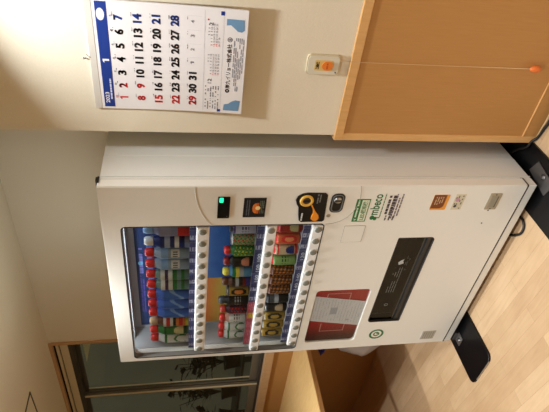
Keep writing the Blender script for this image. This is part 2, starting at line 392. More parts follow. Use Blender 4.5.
# display cavity lining: rear posters per row, shelves, side/top panels
b = B()
b.box(.0225, .9345, .186, .196, .931, 1.805, M['inner'])
b.box(.0225, .026, .058, .186, .931, 1.805, M['inner']); b.box(.931, .9345, .058, .186, .931, 1.805, M['inner'])
b.box(.026, .931, .058, .186, 1.800, 1.805, M['inner']); b.box(.026, .931, .120, .186, 1.765, 1.768, M['inner']); b.box(.026, .931, .058, .186, .931, .936, M['inner'])
part(b, 'display_liner')
def grad_mat(name, c1, c2, ax, lo, hi, nz=.15, sc=12):
    m = bpy.data.materials.new(name); m.use_nodes = True; nt = m.node_tree; bs = nt.nodes['Principled BSDF']
    tc = nt.nodes.new('ShaderNodeTexCoord'); sp = nt.nodes.new('ShaderNodeSeparateXYZ'); mr = nt.nodes.new('ShaderNodeMapRange')
    mr.inputs[1].default_value = lo; mr.inputs[2].default_value = hi
    n = nt.nodes.new('ShaderNodeTexNoise'); n.inputs['Scale'].default_value = sc; n.inputs['Detail'].default_value = 4
    ma = nt.nodes.new('ShaderNodeMath'); ma.operation = 'MULTIPLY_ADD'; ma.inputs[1].default_value = nz*4; 
    sb = nt.nodes.new('ShaderNodeMath'); sb.operation = 'SUBTRACT'; sb.inputs[1].default_value = nz*2
    r = nt.nodes.new('ShaderNodeValToRGB'); r.color_ramp.elements[0].color = (*c1, 1); r.color_ramp.elements[1].color = (*c2, 1)
    L = nt.links.new
    L(tc.outputs['Object'], sp.inputs[0]); L(sp.outputs[ax], mr.inputs[0]); L(tc.outputs['Object'], n.inputs['Vector'])
    L(n.outputs['Fac'], ma.inputs[0]); L(mr.outputs[0], ma.inputs[2]); L(ma.outputs[0], sb.inputs[0]); L(sb.outputs[0], r.inputs[0]); L(r.outputs[0], bs.inputs['Base Color'])
    bs.inputs['Roughness'].default_value = .4
    return m
navy = grad_mat('poster_navy', srgb(14, 40, 88), srgb(24, 56, 108), 2, 1.5, 1.8)
sky = grad_mat('poster_cobalt', srgb(20, 62, 130), srgb(62, 110, 176), 2, 1.2, 1.42, .2, 25)
sunset = grad_mat('poster_amber', srgb(196, 196, 90), srgb(226, 120, 40), 2, 1.29, 1.40, .06, 20)
wine = grad_mat('poster_wine', srgb(90, 20, 16), srgb(150, 44, 26), 0, .3, .8, .15, 15)
bark = grad_mat('poster_brown', srgb(44, 26, 16), srgb(90, 50, 26), 0, .1, .5, .15, 15)
b = B(); b.quad(.05, .93, 1.49, 1.765-.03, .1855, navy)
part(b, 'top_row_poster')
b = B()
lav = I(120, 120, 190)
b.dashes(.45, .62, 1.700, 1.724, 1, .184, lav, .9, .7); b.dashes(.33, .66, 1.655, 1.69, 1, .184, I(90, 120, 180), .9, .7)
b.dashes(.16, .44, 1.700, 1.725, 2, .184, I(84, 72, 160), .9, .6)
b.curve([circ(.52, 1.715, .012)], .1835, .1845, I(110, 180, 220))
part(b, 'poster_print')
b = B(); b.quad(.40, .93, 1.195, 1.425, .1855, sky); b.quad(.05, .40, 1.195, 1.425, .1855, sunset); part(b, 'middle_row_poster')
b = B(); b.quad(.48, .93, .985, 1.145, .1855, wine); b.quad(.05, .48, .985, 1.145, .1855, bark); part(b, 'bottom_row_poster')
rows = [dict(z=1.488, s0=1.417, s1=1.469, x0=.056), dict(z=1.207, s0=1.140, s1=1.185, x0=.028), dict(z=1.008, s0=.936, s1=.989, x0=.052)]
XB = [.078+.0685*i for i in range(13)]
tagw = I(226, 228, 238)
for ri, R in enumerate(rows):
    z = R['z']
    b = B(); b.box(.0265, .9305, .036 if False else .058, .185, z-.008, z, M['inner'], .001); part(b, 'sample_shelf')
    # price strip, leaning in front of the shelf edge
    b = B(); zc0 = R['s1']+.001; zc1 = z+.004
    blue = I(66, 68, 116); pink = I(196, 70, 90)
    split = .38 if ri == 1 else -1
    stripb = part(B().box(.04, .918, .034, .040, zc0-.03, zc1+.004, M['inner']), 'price_rail')
    for i, x in enumerate(XB):
        hot = x < split
        bb = B(); mm = pink if hot else blue
        bb.box(x-.033, x+.033, .0325, .0338, zc0-.012, zc1+.004, mm)
        if ri == 0: txt = None
        big = (ri == 1 and i in (7, 8, 9)) or (ri == 2 and i in (6, 7, 9))
        if hot:
            if i in (3, ): bb.quad(x-.02, x+.022, zc0-.004, zc1+.001, .0322, I(240, 190, 40))
            bb.dashes(x-.024, x+.024, zc0+.0, zc1+.001, 3, .0322, I(226, 150, 160), .7, .4)
        elif big: bb.text('100' if ri == 1 else ('120' if i == 9 else '140'), x, zc0+.006, .048, .016, .0318, tagw, .02)
        else:
            bb.quad(x-.018, x+.006, zc0-.002, zc1+.002, .0322, I(190, 190, 212)); bb.dashes(x-.016, x+.022, zc0, zc1+.001, 2, .0318, I(84, 70, 120), .8, .5)
        part(bb, 'price_tag')
    st = part(B().box(R['x0'], .910, .001, .027, R['s0'], R['s1'], M['strip'], .006, seg=3), 'button_strip')
    for i, x in enumerate(XB):
        xx = R['x0']+.024+(.910-.022-R['x0']-.024)*i/12
        zc = (R['s0']+R['s1'])/2+.001
        bt = B().lathe([(.0175, -.001), (.0175, .0022), (.0155, .003)], M['btn_rim'], 22, (xx, .001, zc), 'y')
        bt.lathe([(.0150, .002), (.0150, .0055), (.012, .007)], M['btn'], 22, (xx, .001, zc), 'y')
        o = bt.build('button', st)
part(B().box(.0265, .9305, .0405, .0435, .932, 1.766, M['glass']), 'display_glass') if False else None
part(B().box(.0265, .9275, .0285, .0310, .936, 1.767, M['glass']), 'display_glass')

# small digital display + poster card + coin panel + bill return
b = B(); b.plate(.962, 1.071, 1.343, 1.390, -.0025, .001, M['black'], .002); o = part(b, 'digital_display')
o2 = B().plate(1.043, 1.067, 1.369, 1.3845, -.003, -.0024, mat('green_led', (.02, .85, .38), .4, emit=1.1), .003).build('green_light', o)
B().plate(.970, .974, 1.350, 1.354, -.003, -.0024, I(120, 120, 120)).build('sensor_dot', o)
b = B(); b.plate(.965, 1.064, 1.201, 1.289, -.002, .001, I(20, 20, 22), .002)
b.dashes(.975, 1.056, 1.262, 1.280, 2, -.0022, I(96, 100, 110), .9)
b.curve([circ(1.012, 1.240, .026, 20, .014)], -.0028, -.0022, I(214, 120, 48)); b.quad(.985, 1.04, 1.228, 1.238, -.0030, I(196, 90, 36))
b.curve([circ(1.014, 1.232, .010, 14, .010)], -.0036, -.0029, I(250, 220, 150))
b.dashes(.985, 1.05, 1.207, 1.226, 3, -.0022, I(120, 130, 110), .8)
part(b, 'payment_card_sign')
cp = [(.937, .957), (.945, .950), (1.078, .957), (1.087, .966), (1.089, 1.040), (1.084, 1.062), (1.072, 1.078), (1.052, 1.084), (1.030, 1.077), (1.016, 1.068), (.975, 1.063), (.945, 1.057), (.936, 1.047)]
b = B(); b.curve([cp], -.004, .001, M['black'])
b.dashes(1.035, 1.083, .980, 1.0, 2, -.0043, I(130, 130, 128), .9, .5); b.dashes(.945, .985, 1.044, 1.052, 1, -.0043, I(220, 220, 215), .8, .8)
o = part(b, 'coin_panel')
yel = I(226, 176, 74, .35)
b = B(); b.lathe([(.028, 0), (.028, .005), (.022, .007), (.016, .003)], yel, 28, (1.051, -.004, 1.040), 'y', cap=False); b.build('coin_ring', o)['label'] = 'gold ring around the coin slot'
b = B(); b.lathe([(.0165, 0), (.0165, .003)], I(66, 52, 36), 24, (1.051, -.004, 1.040), 'y'); b.box(1.047, 1.055, -.0085, -.0065, 1.028, 1.052, M['black'], .0005); b.build('coin_slot', o)
orange = I(238, 146, 40, .35)
lever = [(1.030, 1.020), (1.022, 1.016), (1.012, 1.010), (1.0, 1.006), (.985, 1.004), (.968, 1.009), (.955, 1.008), (.947, 1.0), (.945, .990), (.951, .981), (.962, .977), (.975, .980), (.985, .988), (.998, .997), (1.012, 1.005), (1.026, 1.012), (1.033, 1.016)]
b = B(); b.curve([lever], -.010, -.004, orange); b.build('return_lever', o)['label'] = 'orange coin return lever'
b = B(); b.curve([rr(.985, 1.083, .882, .938, .022)], -.003, .001, M['black']); o = part(b, 'bill_slot')
b = B(); b.curve([rr(.990, 1.078, .887, .933, .018), rr(.994, 1.074, .891, .929, .015)], -.005, -.003, I(110, 110, 108)); b.build('slot_rim', o)
b = B(); b.lathe([(.016, 0), (.014, .006), (.008, .007)], M['steel'], 20, (1.052, -.003, .911), 'y'); b.box(1.048, 1.056, -.0115, -.0095, .897, .925, I(60, 60, 58), .0005); b.build('key_lock', o)
part(B().lathe([(.009, 0), (.009, .002), (.006, .0025)], M['steel2'], 16, (.966, .001, .934), 'y'), 'lock_cylinder')
# stickers
gr = I(34, 116, 50); dg = I(30, 110, 60)
b = B(); b.plate(.930, 1.053, .769, .828, -.0006, .0005, gr)
b.quad(.935, 1.048, .773, .804, -.0007, I(226, 232, 208)); b.text('LED照明機', .991, .7885, .10, .022, -.0012, gr, .02)
b.dashes(.955, 1.046, .811, .822, 1, -.0007, I(210, 226, 205), .95, .6); b.curve([[(.936, .818), (.946, .808), (.943, .818), (.951, .822)]], -.0012, -.0007, I(240, 240, 235)); part(b, 'green_sticker')
b = B(); b.text('mbeco', 1.022, .741, .112, .040, -.0005, dg, .02)
b.curve([circ(.951, .742, .012, 14, .010)], -.0008, 0, dg); b.curve([circ(.946, .728, .010, 14, .008)], -.0008, 0, gr); b.quad(.948, .953, .708, .735, -.0003, dg)
b.dashes(.955, 1.08, .705, .713, 1, -.0003, gr, .8, .5); part(b, 'eco_logo')
b = B()
inkk = I(58, 50, 60)
b.dashes(.970, 1.070, .676, .697, 1, -.0003, inkk, .9, .5); b.dashes(.965, 1.072, .655, .680, 1, -.0003, inkk, .9, .5); b.dashes(.945, 1.078, .628, .664, 3, -.0003, I(110, 96, 112), .9, .5); b.dashes(.935, .962, .64, .69, 3, -.0003, inkk, .8, .4)
part(b, 'notice_text')
b = B(); b.plate(.990, 1.073, .424, .496, -.0006, .0005, I(236, 160, 60), .006)
b.curve([rr(.999, 1.072, .438, .495, (.018, .004, .0, .0))], -.0011, -.0006, I(122, 62, 22)); b.text('18', 1.035, .468, .03, .02, -.0014, I(222, 190, 150), .0) if False else b.dashes(1.02, 1.062, .447, .486, 4, -.0012, I(206, 170, 130), .8, .5); part(b, 'round_corner_sticker', label='orange edged brown square sticker')
b = B(); b.plate(.990, 1.075, .352, .398, -.0005, .0005, I(214, 206, 180))
b.curve([circ(1.010, .384, .007)], -.0011, -.0005, inkk); b.dashes(.995, 1.068, .357, .395, 4, -.0006, I(110, 110, 96), .5, .6); b.curve([circ(1.045, .383, .010)], -.0011, -.0005, I(196, 150, 170)); part(b, 'small_white_sticker')
# maintenance flap outline
b = B(); gm = mat('groove_shadow', (0, 0, 0))
P = rr(.811, .906, .758, .851, .003)
b.tube([(x, 0, z) for x, z in P]+[(P[0][0], 0, P[0][1])], .0012, gm, 6); b.plate(.8125, .9045, .7595, .8495, -.0012, 0, M['white'], .002); part(b, 'access_flap')
# key plate and vent plate, screws
b = B(); b.plate(.991, 1.078, .187, .241, -.003, .0005, M['steel2'], .002); b.plate(1.003, 1.066, .197, .231, -.0042, -.003, I(150, 144, 126)); b.plate(1.005, 1.064, .199, .203, -.0048, -.0042, I(90, 84, 72))
b.lathe([(.003, 0), (.003, .001)], M['gap'], 10, (1.073, -.003, .214), 'y'); b.lathe([(.003, 0), (.003, .001)], M['gap'], 10, (.996, -.003, .214), 'y'); part(b, 'lock_cover_plate')
for x, z in ((.984, .216), (.908, .216)): part(B().lathe([(.0035, 0), (.003, .0012)], M['gap'], 10, (x, .0, z), 'y'), 'screw')
b = B(); b.plate(.040, .112, .160, .238, -.002, .0005, I(184, 178, 166), .002)
for k in range(5): b.plate(.046, .106, .170+k*.013, .176+k*.013, -.0028, -.002, I(150, 142, 128))
part(b, 'maker_plate')
# round green recycling seal
b = B(); b.curve([circ(.112, .508, .041, 28, .040), circ(.112, .508, .030, 28, .029)], -.0006, 0, dg); b.curve([circ(.112, .508, .018, 20, .017), circ(.112, .508, .010, 20, .010)], -.0006, 0, gr)
b.quad(.112, .124, .500, .508, -.0002, gr); part(b, 'round_green_seal')
# red advertising window with a notice
rb = B(); rb.box(.066, .49, .012, .020, .624, .902, grad_mat('advert_crimson', srgb(70, 14, 14), srgb(176, 34, 36), 0, .10, .22, .03, 6)); lw = I(214, 160, 150)
for (xa, xb, za, zb) in ((.395, .448, .715, .835), (.150, .215, .700, .830)):
    hi = xa > .3; xv = xb if hi else xa
    rb.quad(xv-.002, xv+.002, za, zb, .0117, lw); rb.quad(xa, xb, za, za+.004, .0117, lw); rb.quad(xa, xb, zb-.004, zb, .0117, lw)
adv = part(rb, 'advert_panel')
b = B(); y0 = .0088; y1 = .0096
b.add([(.246, y0, .894), (.437, y0, .897), (.384, y0, .630), (.190, y0, .628), (.246, y1, .894), (.437, y1, .897), (.384, y1, .630), (.190, y1, .628)], [[0, 3, 2, 1], [4, 5, 6, 7], [0, 1, 5, 4], [1, 2, 6, 5], [2, 3, 7, 6], [3, 0, 4, 7]], mat('notice_paper', srgb(226, 223, 224), .6))
pl = I(192, 188, 192)
for k in range(16):
    z = .880-k*.0158; sh = (.892-z)/.262*-.051
    b.dashes(.262+sh, .425+sh, z-.005, z+.004, 1, y0-.0003, pl, .8, .3)
b.quad(.292, .345, .765, .80, y0-.0004, I(182, 182, 190)); b.quad(.238, .248, .69, .705, y0-.0004, pl)
pg = b.build('paper_notice', adv); pg['label'] = 'white paper notice behind the clear cover'
part(B().box(.0705, .4855, .004, .006, .6285, .8975, M['glass']), 'advert_cover')
# delivery outlet
b = B(); dk = I(22, 24, 23, .5)
b.box(.2155, .8345, .185, .195, .401, .599, dk); b.box(.2155, .218, .058, .185, .401, .599, dk); b.box(.832, .8345, .058, .185, .401, .599, dk)
b.box(.218, .832, .058, .185, .401, .405, dk); b.box(.218, .832, .058, .185, .595, .599, dk)
part(b, 'outlet_well')
flap_b = B().box(.224, .824, .012, .016, .452, .582, M['glasso'])
b = B(); b.box(.224, .822, .008, .050, .414, .440, I(44, 44, 42, .4), .004); b.box(.224, .822, .016, .022, .441, .450, I(92, 92, 88, .3), .002); part(b, 'outlet_lip')
b = B(); pw = I(200, 204, 206)
b.curve([[(.640, .528), (.655, .534), (.668, .524), (.676, .510), (.664, .512), (.650, .506), (.644, .516)]], .0108, .0115, pw)
for k in range(4): b.dashes(.44, .62, .535-k*.012, .541-k*.012, 1, .0115, I(120, 124, 120), .7, .5)
b.dashes(.60, .70, .478, .500, 3, .0115, I(90, 94, 90), .5, .3)
b.curve([circ(.345, .512, .010, 16), circ(.345, .512, .007, 16)], .0108, .0115, I(130, 134, 130))
join(flap_b, b); part(flap_b, 'outlet_flap', label='smoked clear delivery flap')

# ------------------------------------------------------------ drink samples behind the glass
def pat_solid(c): return lambda u, v: c
def pat(kind, *c):
    def f(u, v):   # u -1..1 across the front, v 0..1 up
        if kind == 'arch':
            d = math.hypot(u*1.0, (v-.18)*1.5)
            if d < .42: return c[0]
            if d < .58: return c[1]
            return c[0] if v < .9 else c[1]
        if kind == 'dome':
            d = math.hypot(u, (v-.15)*1.4)
            return c[1] if d < .62 and v > .15 else (c[2] if v < .12 or v > .93 else c[0])
        if kind == 'band': 
            k = int(v*len(c)); return c[min(k, len(c)-1)]
        if kind == 'wave':
            return c[1] if abs(v-.45-.22*math.sin(u*3)) < .09 else c[0]
        if kind == 'text':
            return c[1] if (.35 < v < .75 and abs(u) < .6 and (int(u*11) % 2 == 0) and (int(v*13) % 2 == 0)) else c[0]
        if kind == 'square':
            if abs(u) < .5 and .25 < v < .62: 
                return c[2] if (.34 < v < .54 and int((u+1)*9) % 2 == 0 and abs(u) < .38) else c[1]
            return c[0] if v < .75 else c[3]
        if kind == 'spots':
            h = math.sin(u*9.1+v*14)*math.cos(v*17-u*5); return c[1] if h > .35 else (c[2] if h < -.5 else c[0])
        if kind == 'ring':
            d = math.hypot(u*.9, (v-.5)*1.2); return c[1] if .28 < d < .48 else (c[2] if d <= .28 else c[0])
        return c[0]
    return f
def labelmesh(r, z0, z1, f, nu=40, nv=26):
    b = B(); vs = []; fs = []; ms = []
    for j in range(nv+1):
        for i in range(nu):
            a = 2*PI*i/nu; vs.append((r*math.cos(a), r*math.sin(a), z0+(z1-z0)*j/nv))
    for j in range(nv):
        for i in range(nu):
            a = 2*PI*(i+.5)/nu
            d = (a-(-PI/2+.45)+PI) % (2*PI)-PI     # print faces the glass
            u = max(-1, min(1, d/(PI*.42))) if abs(d) < PI*.5 else 1
            fs.append([j*nu+i, j*nu+(i+1) % nu, (j+1)*nu+(i+1) % nu, (j+1)*nu+i]); ms.append(f(u, (j+.5)/nv))
    b.add(vs, fs, ms, True); return b
def drink(kind, h, r, capc, bodyc, f, z0f, z1f):
    """prototype parts at the origin: returns list of (name, mesh object)"""
    out = []
    if kind == 'bottle':
        body = B().lathe([(r*.80, 0), (r*.97, h*.02), (r, h*.06), (r, h*.60), (r*.93, h*.66), (r*.62, h*.78), (.0165, h*.82), (.0165, h*.86)], bodyc, 28)
        cap = B().lathe([(.0195, h*.80), (.0210, h*.82), (.0205, h*.93), (.017, h*.98), (.013, h)], capc, 24)
    else:
        body = B().lathe([(r*.86, 0), (r*.97, h*.03), (r, h*.07), (r, h*.84), (r*.90, h*.90)], bodyc, 28)
        cap = B().lathe([(r*.90, h*.90), (r*.90, h*.93), (r*.84, h*.93), (r*.82, h*.915), (.004, h*.915)], M['steel'], 24) if capc is None else \
              B().lathe([(r*.90, h*.88), (r*.86, h*.90), (r*.80, h*.97), (r*.72, h), (.004, h*1.002)], capc, 24)
    lab = labelmesh(r+.0006, h*z0f, h*z1f, f)
    return [('body', body), ('cap' if kind == 'bottle' or capc else 'can_lid', cap), ('label_wrap', lab)]
C = lambda r, g, b: I(r, g, b, .35)
redc = C(206, 44, 40); white = C(226, 226, 222); green = C(44, 120, 58); blue = C(66, 112, 202); lblue = C(140, 182, 232); clear = C(160, 176, 200)
black = C(26, 22, 20); gold = C(176, 140, 60); tan = C(196, 168, 130); brown = C(96, 52, 26); dred = C(134, 30, 26); cream = C(216, 208, 150); purple = C(70, 50, 90); yell = C(220, 206, 70); orangec = C(220, 130, 60); greyb = C(70, 72, 74); sil = C(170, 172, 176); dblue = C(24, 44, 110); dgreen = C(24, 66, 34); pinkc = C(206, 150, 130)
P1 = dict(k='bottle', h=.195, r=.0322)
P2 = dict(k='bottle', h=.135, r=.0290)
P3 = dict(k='can', h=.118, r=.0270)
kinds = {
 'arch_tall': ('drink_bottle', P1, redc, white, pat('arch', white, green), .10, .64),
 'tea_cream': ('drink_bottle', P1, redc, green, pat('dome', green, cream, dgreen), .08, .64),
 'tan_top': ('drink_bottle', P1, tan, brown, pat('band', yell, orangec, redc, orangec, black, white, redc, white), .04, .66),
 'blue': ('drink_bottle', P1, redc, blue, pat('wave', blue, lblue), .06, .62),
 'green_water': ('drink_bottle', P1, redc, C(110, 140, 130), pat('band', C(110, 140, 130), green, C(120, 150, 150), green, white, purple, white), .04, .68),
 'price_square': ('drink_bottle', P1, redc, C(150, 170, 190), pat('square', C(150, 170, 190), white, greyb, lblue), .10, .64),
 'navy_wave': ('drink_bottle', P1, white, dblue, pat('band', C(150, 160, 190), dblue, white, dblue, C(160, 170, 200), dblue), .04, .66),
 'red_clear': ('drink_bottle', P1, lblue, C(140, 140, 170), pat('band', redc, redc, C(140, 140, 170), C(150, 150, 180), C(150, 150, 180)), .04, .66),
 'arch_short': ('drink_bottle', P2, redc, white, pat('arch', white, green), .06, .66),
 'cocoa': ('drink_bottle', P2, redc, pinkc, pat('text', white, brown), .06, .66),
 'berry': ('drink_bottle', P2, C(190, 60, 50), C(60, 24, 34), pat('spots', C(52, 20, 30), redc, purple), .06, .66),
 'black_tall': ('drink_bottle', dict(k='bottle', h=.145, r=.0290), greyb, black, pat('text', black, sil), .06, .66),
 'gold_black': ('drink_can', P3, None, black, pat('ring', gold, black, orangec), .06, .84),
 'brown_mixed': ('drink_bottle', P2, brown, brown, pat('band', C(60, 60, 140), dred, black, sil, black), .06, .66),
 'yellow_blue': ('drink_bottle', P2, yell, C(90, 150, 190), pat('band', C(90, 150, 190), C(90, 150, 190), sil, yell, green), .06, .68),
 'pink_dome': ('drink_bottle', P2, dred, black, pat('dome', black, C(214, 140, 110), black), .06, .68),
 'lemon_green': ('drink_bottle', P2, redc, green, pat('spots', green, C(70, 150, 60), yell), .06, .68),
 'leafy': ('drink_can', P3, None, white, pat('spots', C(150, 170, 120), green, redc), .06, .86),
 'purple_white': ('drink_can', P3, black, purple, pat('text', C(190, 190, 210), purple), .06, .80),
 'gold_ring': ('drink_can', P3, None, gold, pat('ring', gold, black, gold), .06, .86),
 'tan_figure': ('drink_can', P3, None, black, pat('dome', black, tan, black), .06, .86),
 'grey_dark': ('drink_can', P3, greyb, black, pat('band', black, black, sil, greyb), .06, .80),
 'roast': ('drink_can', P3, brown, brown, pat('spots', brown, C(190, 120, 50), black), .06, .82),
 'green_label': ('drink_can', P3, redc, C(120, 150, 80), pat('text', C(130, 160, 90), dgreen), .06, .82),
 'blue_figure': ('drink_can', P3, redc, tan, pat('dome', tan, dblue, redc), .06, .82),
 'orange_red': ('drink_can', P3, redc, C(206, 96, 54), pat('ring', C(206, 100, 60), redc, C(226, 140, 90)), .06, .82),
 'red_leaf': ('drink_can', P3, C(170, 40, 34), C(140, 40, 30), pat('dome', C(140, 40, 30), C(170, 160, 110), dred), .06, .82),
 'red_beige': ('drink_can', P3, dred, C(140, 40, 30), pat('band', C(140, 40, 30), C(190, 160, 110), C(140, 40, 30)), .06, .82),
}
layout = [
 (0, 0, 'arch_tall', 'red-capped bottle with green arch on white label, leftmost of the top row'),
 (0, 1, 'tea_cream', 'red-capped green tea bottle with cream dome label in the top row'),
 (0, 2, 'tan_top', 'tan-capped bottle with orange and yellow base in the top row'),
 (0, 3, 'blue', 'blue bottle with red cap, left one of three in the top row'),
 (0, 4, 'blue', 'blue bottle with red cap, middle of three in the top row'),
 (0, 5, 'blue', 'blue bottle with red cap, right one of three in the top row'),
 (0, 6, 'green_water', 'red-capped bottle banded green and white, beside the three blue bottles'),
 (0, 7, 'green_water', 'red-capped bottle banded green and white, beside the pale square-labelled bottles'),
 (0, 8, 'price_square', 'pale clear bottle with white square label, left of the two in top row'),
 (0, 9, 'price_square', 'pale clear bottle with white square label, right of the two in top row'),
 (0, 10, 'navy_wave', 'white-capped bottle with navy blue label in the top row'),
 (0, 11, 'red_clear', 'clear bottle with red lower band, rightmost of the top row'),
 (1, 0, 'arch_short', 'short white bottle with green arch, leftmost of the middle row'),
 (1, 1, 'arch_short', 'short white bottle with green arch, second from left in the middle row'),
 (1, 2, 'cocoa', 'short bottle with white and pink label in the middle row'),
 (1, 3, 'berry', 'short bottle with dark red berry pattern in the middle row'),
 (1, 4, 'black_tall', 'black bottle with grey cap rising above its neighbours in middle row'),
 (1, 5, 'gold_black', 'black and gold can in the middle row beside the grey-capped bottle'),
 (1, 6, 'brown_mixed', 'brown-capped bottle with blue and red foot in the middle row'),
 (1, 7, 'yellow_blue', 'yellow-capped bottle with light blue foot in the middle row'),
 (1, 8, 'pink_dome', 'black bottle with pink dome picture in the middle row'),
 (1, 9, 'lemon_green', 'green bottle with lemon yellow spots in the middle row'),
 (1, 10, 'leafy', 'white and green leafy can with red spots in the middle row'),
 (1, 11, 'purple_white', 'purple and white can, rightmost of the middle row'),
 (2, 0, 'gold_ring', 'gold can with black ring, leftmost of the bottom row'),
 (2, 1, 'gold_ring', 'gold can with black ring, second from left in the bottom row'),
 (2, 2, 'gold_ring', 'gold can with black ring, third from left in the bottom row'),
 (2, 3, 'tan_figure', 'black can with tan dome picture in the bottom row'),
 (2, 4, 'grey_dark', 'grey and black can in the bottom row beside the roast brown cans'),
 (2, 5, 'roast', 'mottled brown coffee can, left of the three in the bottom row'),
 (2, 6, 'roast', 'mottled brown coffee can, middle of the three in the bottom row'),
 (2, 7, 'roast', 'mottled brown coffee can, right of the three in the bottom row'),
 (2, 8, 'green_label', 'light green can with red top in the bottom row'),
 (2, 9, 'blue_figure', 'tan can with dark blue picture in the bottom row'),
 (2, 10, 'orange_red', 'orange can with red ring in the bottom row'),
 (2, 11, 'red_leaf', 'red can with beige leaf picture in the bottom row'),
 (2, 12, 'red_beige', 'dark red can with beige band, rightmost of the bottom row'),
]
GROUPN = ['sample bottles on the top display row', 'sample drinks on the middle display row', 'sample cans on the bottom display row']
made = {}
for ri, i, k, lab in layout:
    nm, P, capc, bodyc, f, a0, a1 = kinds[k]
    loc = (XB[i]-.004, .088, rows[ri]['z']+.0004)
    if k not in made:
        root = empty(nm, loc)
        for pn, bb in drink(P['k'], P['h'], P['r'], capc, bodyc, f, a0, a1): bb.build(pn, root)
        made[k] = root
    else:
        src = made[k]; root = src.copy(); COL.objects.link(root); root.location = loc
        for ch in list(src.children):
            c = ch.copy(); COL.objects.link(c); c.parent = root
    tag(root, lab, 'bottle' if nm == 'drink_bottle' else 'can', GROUPN[ri])

# ------------------------------------------------------------ floor plates under the machine, brackets, cords
def floorplate(x0, x1, skew, label):
    b = B(); pts = rr(x0, x1, -.257, .60, (.035, .035, .0, .0), 8)
    pts = [(x+skew*(-.0 if z > .1 else 0), z) for x, z in pts]
    n = len(pts); h = .0115
    vs = [(x, y, 0) for x, y in pts]+[(x, y, h-.002) for x, y in pts]+[(x+(-1 if x > (x0+x1)/2 else 1)*.002, y+(.002 if y < 0 else -.002), h) for x, y in pts]
    fs = [list(range(n))[::-1], [2*n+k for k in range(n)]]
    for l in (0, 1):
        for k in range(n): fs.append([l*n+k, l*n+(k+1) % n, (l+1)*n+(k+1) % n, (l+1)*n+k])
    b.add(vs, fs, M['blackm']); root = empty('anchor_plate', ((x0+x1)/2, 0, 0)); tag(root, label, 'floor plate', 'black floor plates under the vending machine')
    o = b.build('plate', root); o.matrix_parent_inverse = Matrix.Translation(root.location).inverted()
    q = B().box(x0+.055, x1-.03, -.2595, -.2565, .002, .010, M['steel'], .0008).build('front_label', root); q.matrix_parent_inverse = o.matrix_parent_inverse
    return root
floorplate(-.030, .222, 0, 'black floor plate poking out under the left of the vending machine')
floorplate(.962, 1.220, 0, 'black floor plate under the right of the machine beside the wood panelling')
def bracket(x0, x1, y0, y1, label):
    root = empty('metal_bracket', ((x0+x1)/2, (y0+y1)/2, .0118)); tag(root, label, 'bracket', 'steel brackets on the floor plates')
    inv = Matrix.Translation(root.location).inverted()
    for bb, n in ((B().box(x0, x1, y0, y1, .0118, .0160, M['steel'], .001).box(x0, x1, min(y1, -.004)-.004, min(y1, -.004), .016, .036, mat('dull_steel', srgb(104, 100, 98), .35, .7), .001), 'bracket_plate'),
                  (B().lathe([(.013, .016), (.013, .018), (.008, .018), (.008, .026), (.004, .0262)], mat('dull_steel', (0, 0, 0)), 12, ((x0+x1)/2, y0+.018 if y0 < -.02 else y0, 0)), 'bolt')):
        o = bb.build(n, root); o.matrix_parent_inverse = inv
bracket(.022, .082, -.050, -.002, 'small steel bracket on the left floor plate at the machine corner')
root = empty('metal_bracket', (1.155, .03, .0118)); tag(root, 'steel bracket with bolt on the right floor plate beside the machine', 'bracket', 'steel brackets on the floor plates')
inv = Matrix.Translation(root.location).inverted()
pts = [(1.088, -.030), (1.158, -.052), (1.184, .085), (1.122, .112)]
bb = B().add([(x, y, .0118) for x, y in pts]+[(x, y, .016) for x, y in pts], [[3, 2, 1, 0], [4, 5, 6, 7], [0, 1, 5, 4], [1, 2, 6, 5], [2, 3, 7, 6], [3, 0, 4, 7]], mat('dull_steel', srgb(104, 100, 98), .35, .7))
o = bb.build('bracket_plate', root); o.matrix_parent_inverse = inv
o = B().lathe([(.014, .016), (.014, .018), (.009, .018), (.009, .024), (.004, .0242)], mat('dull_steel', (0, 0, 0)), 12, (1.148, .02, 0)).build('bolt', root); o.matrix_parent_inverse = inv
# power cord lying along the skirting, and thin pale cable
cb = mat('black_cord', srgb(22, 18, 14), .5)
def smooth(pts, n=8):
    pts = [Vector(p) for p in pts]; out = []
    for i in range(len(pts)-1):
        p0 = pts[max(i-1, 0)]; p1 = pts[i]; p2 = pts[i+1]; p3 = pts[min(i+2, len(pts)-1)]
        for k in range(n):
            t = k/n; out.append(.5*((2*p1)+(-p0+p2)*t+(2*p0-5*p1+4*p2-p3)*t*t+(-p0+3*p1-3*p2+p3)*t**3))
    out.append(pts[-1]); return out
tag(B().tube(smooth([(1.05, .30, .006+.012), (1.14, .235, .020), (1.19, .186, .0180), (1.224, .178, .0178), (1.250, .168, .0068), (1.30, .158, .0065), (1.36, .150, .0065), (1.6, .150, .0065), (2.2, .158, .0065), (3, .155, .0065)]), .0062, cb).build('power_cord'), 'thick black cord on the floor along the panelled wall', 'cord')
tag(B().tube(smooth([(1.224, .1755, .004), (1.232, .1765, .0035), (1.30, .1745, .0034), (1.40, .171, .0034), (2, .174, .0034), (3, .172, .0034)]), .003, mat('pale_cable', srgb(206, 180, 136), .5)).build('thin_cable'), 'thin pale cable beside the black cord at the skirting', 'cable')
lp = [(.74, .14, .0062), (.78, .06, .0062), (.815, .012, .0062), (.855, -.018, .0062), (.893, -.014, .0062), (.912, .012, .0062), (.908, .045, .0062), (.90, .12, .0062)]
tag(B().tube(smooth(lp), .006, cb).build('looped_cord'), 'black cord looping out from under the middle of the machine', 'cord')

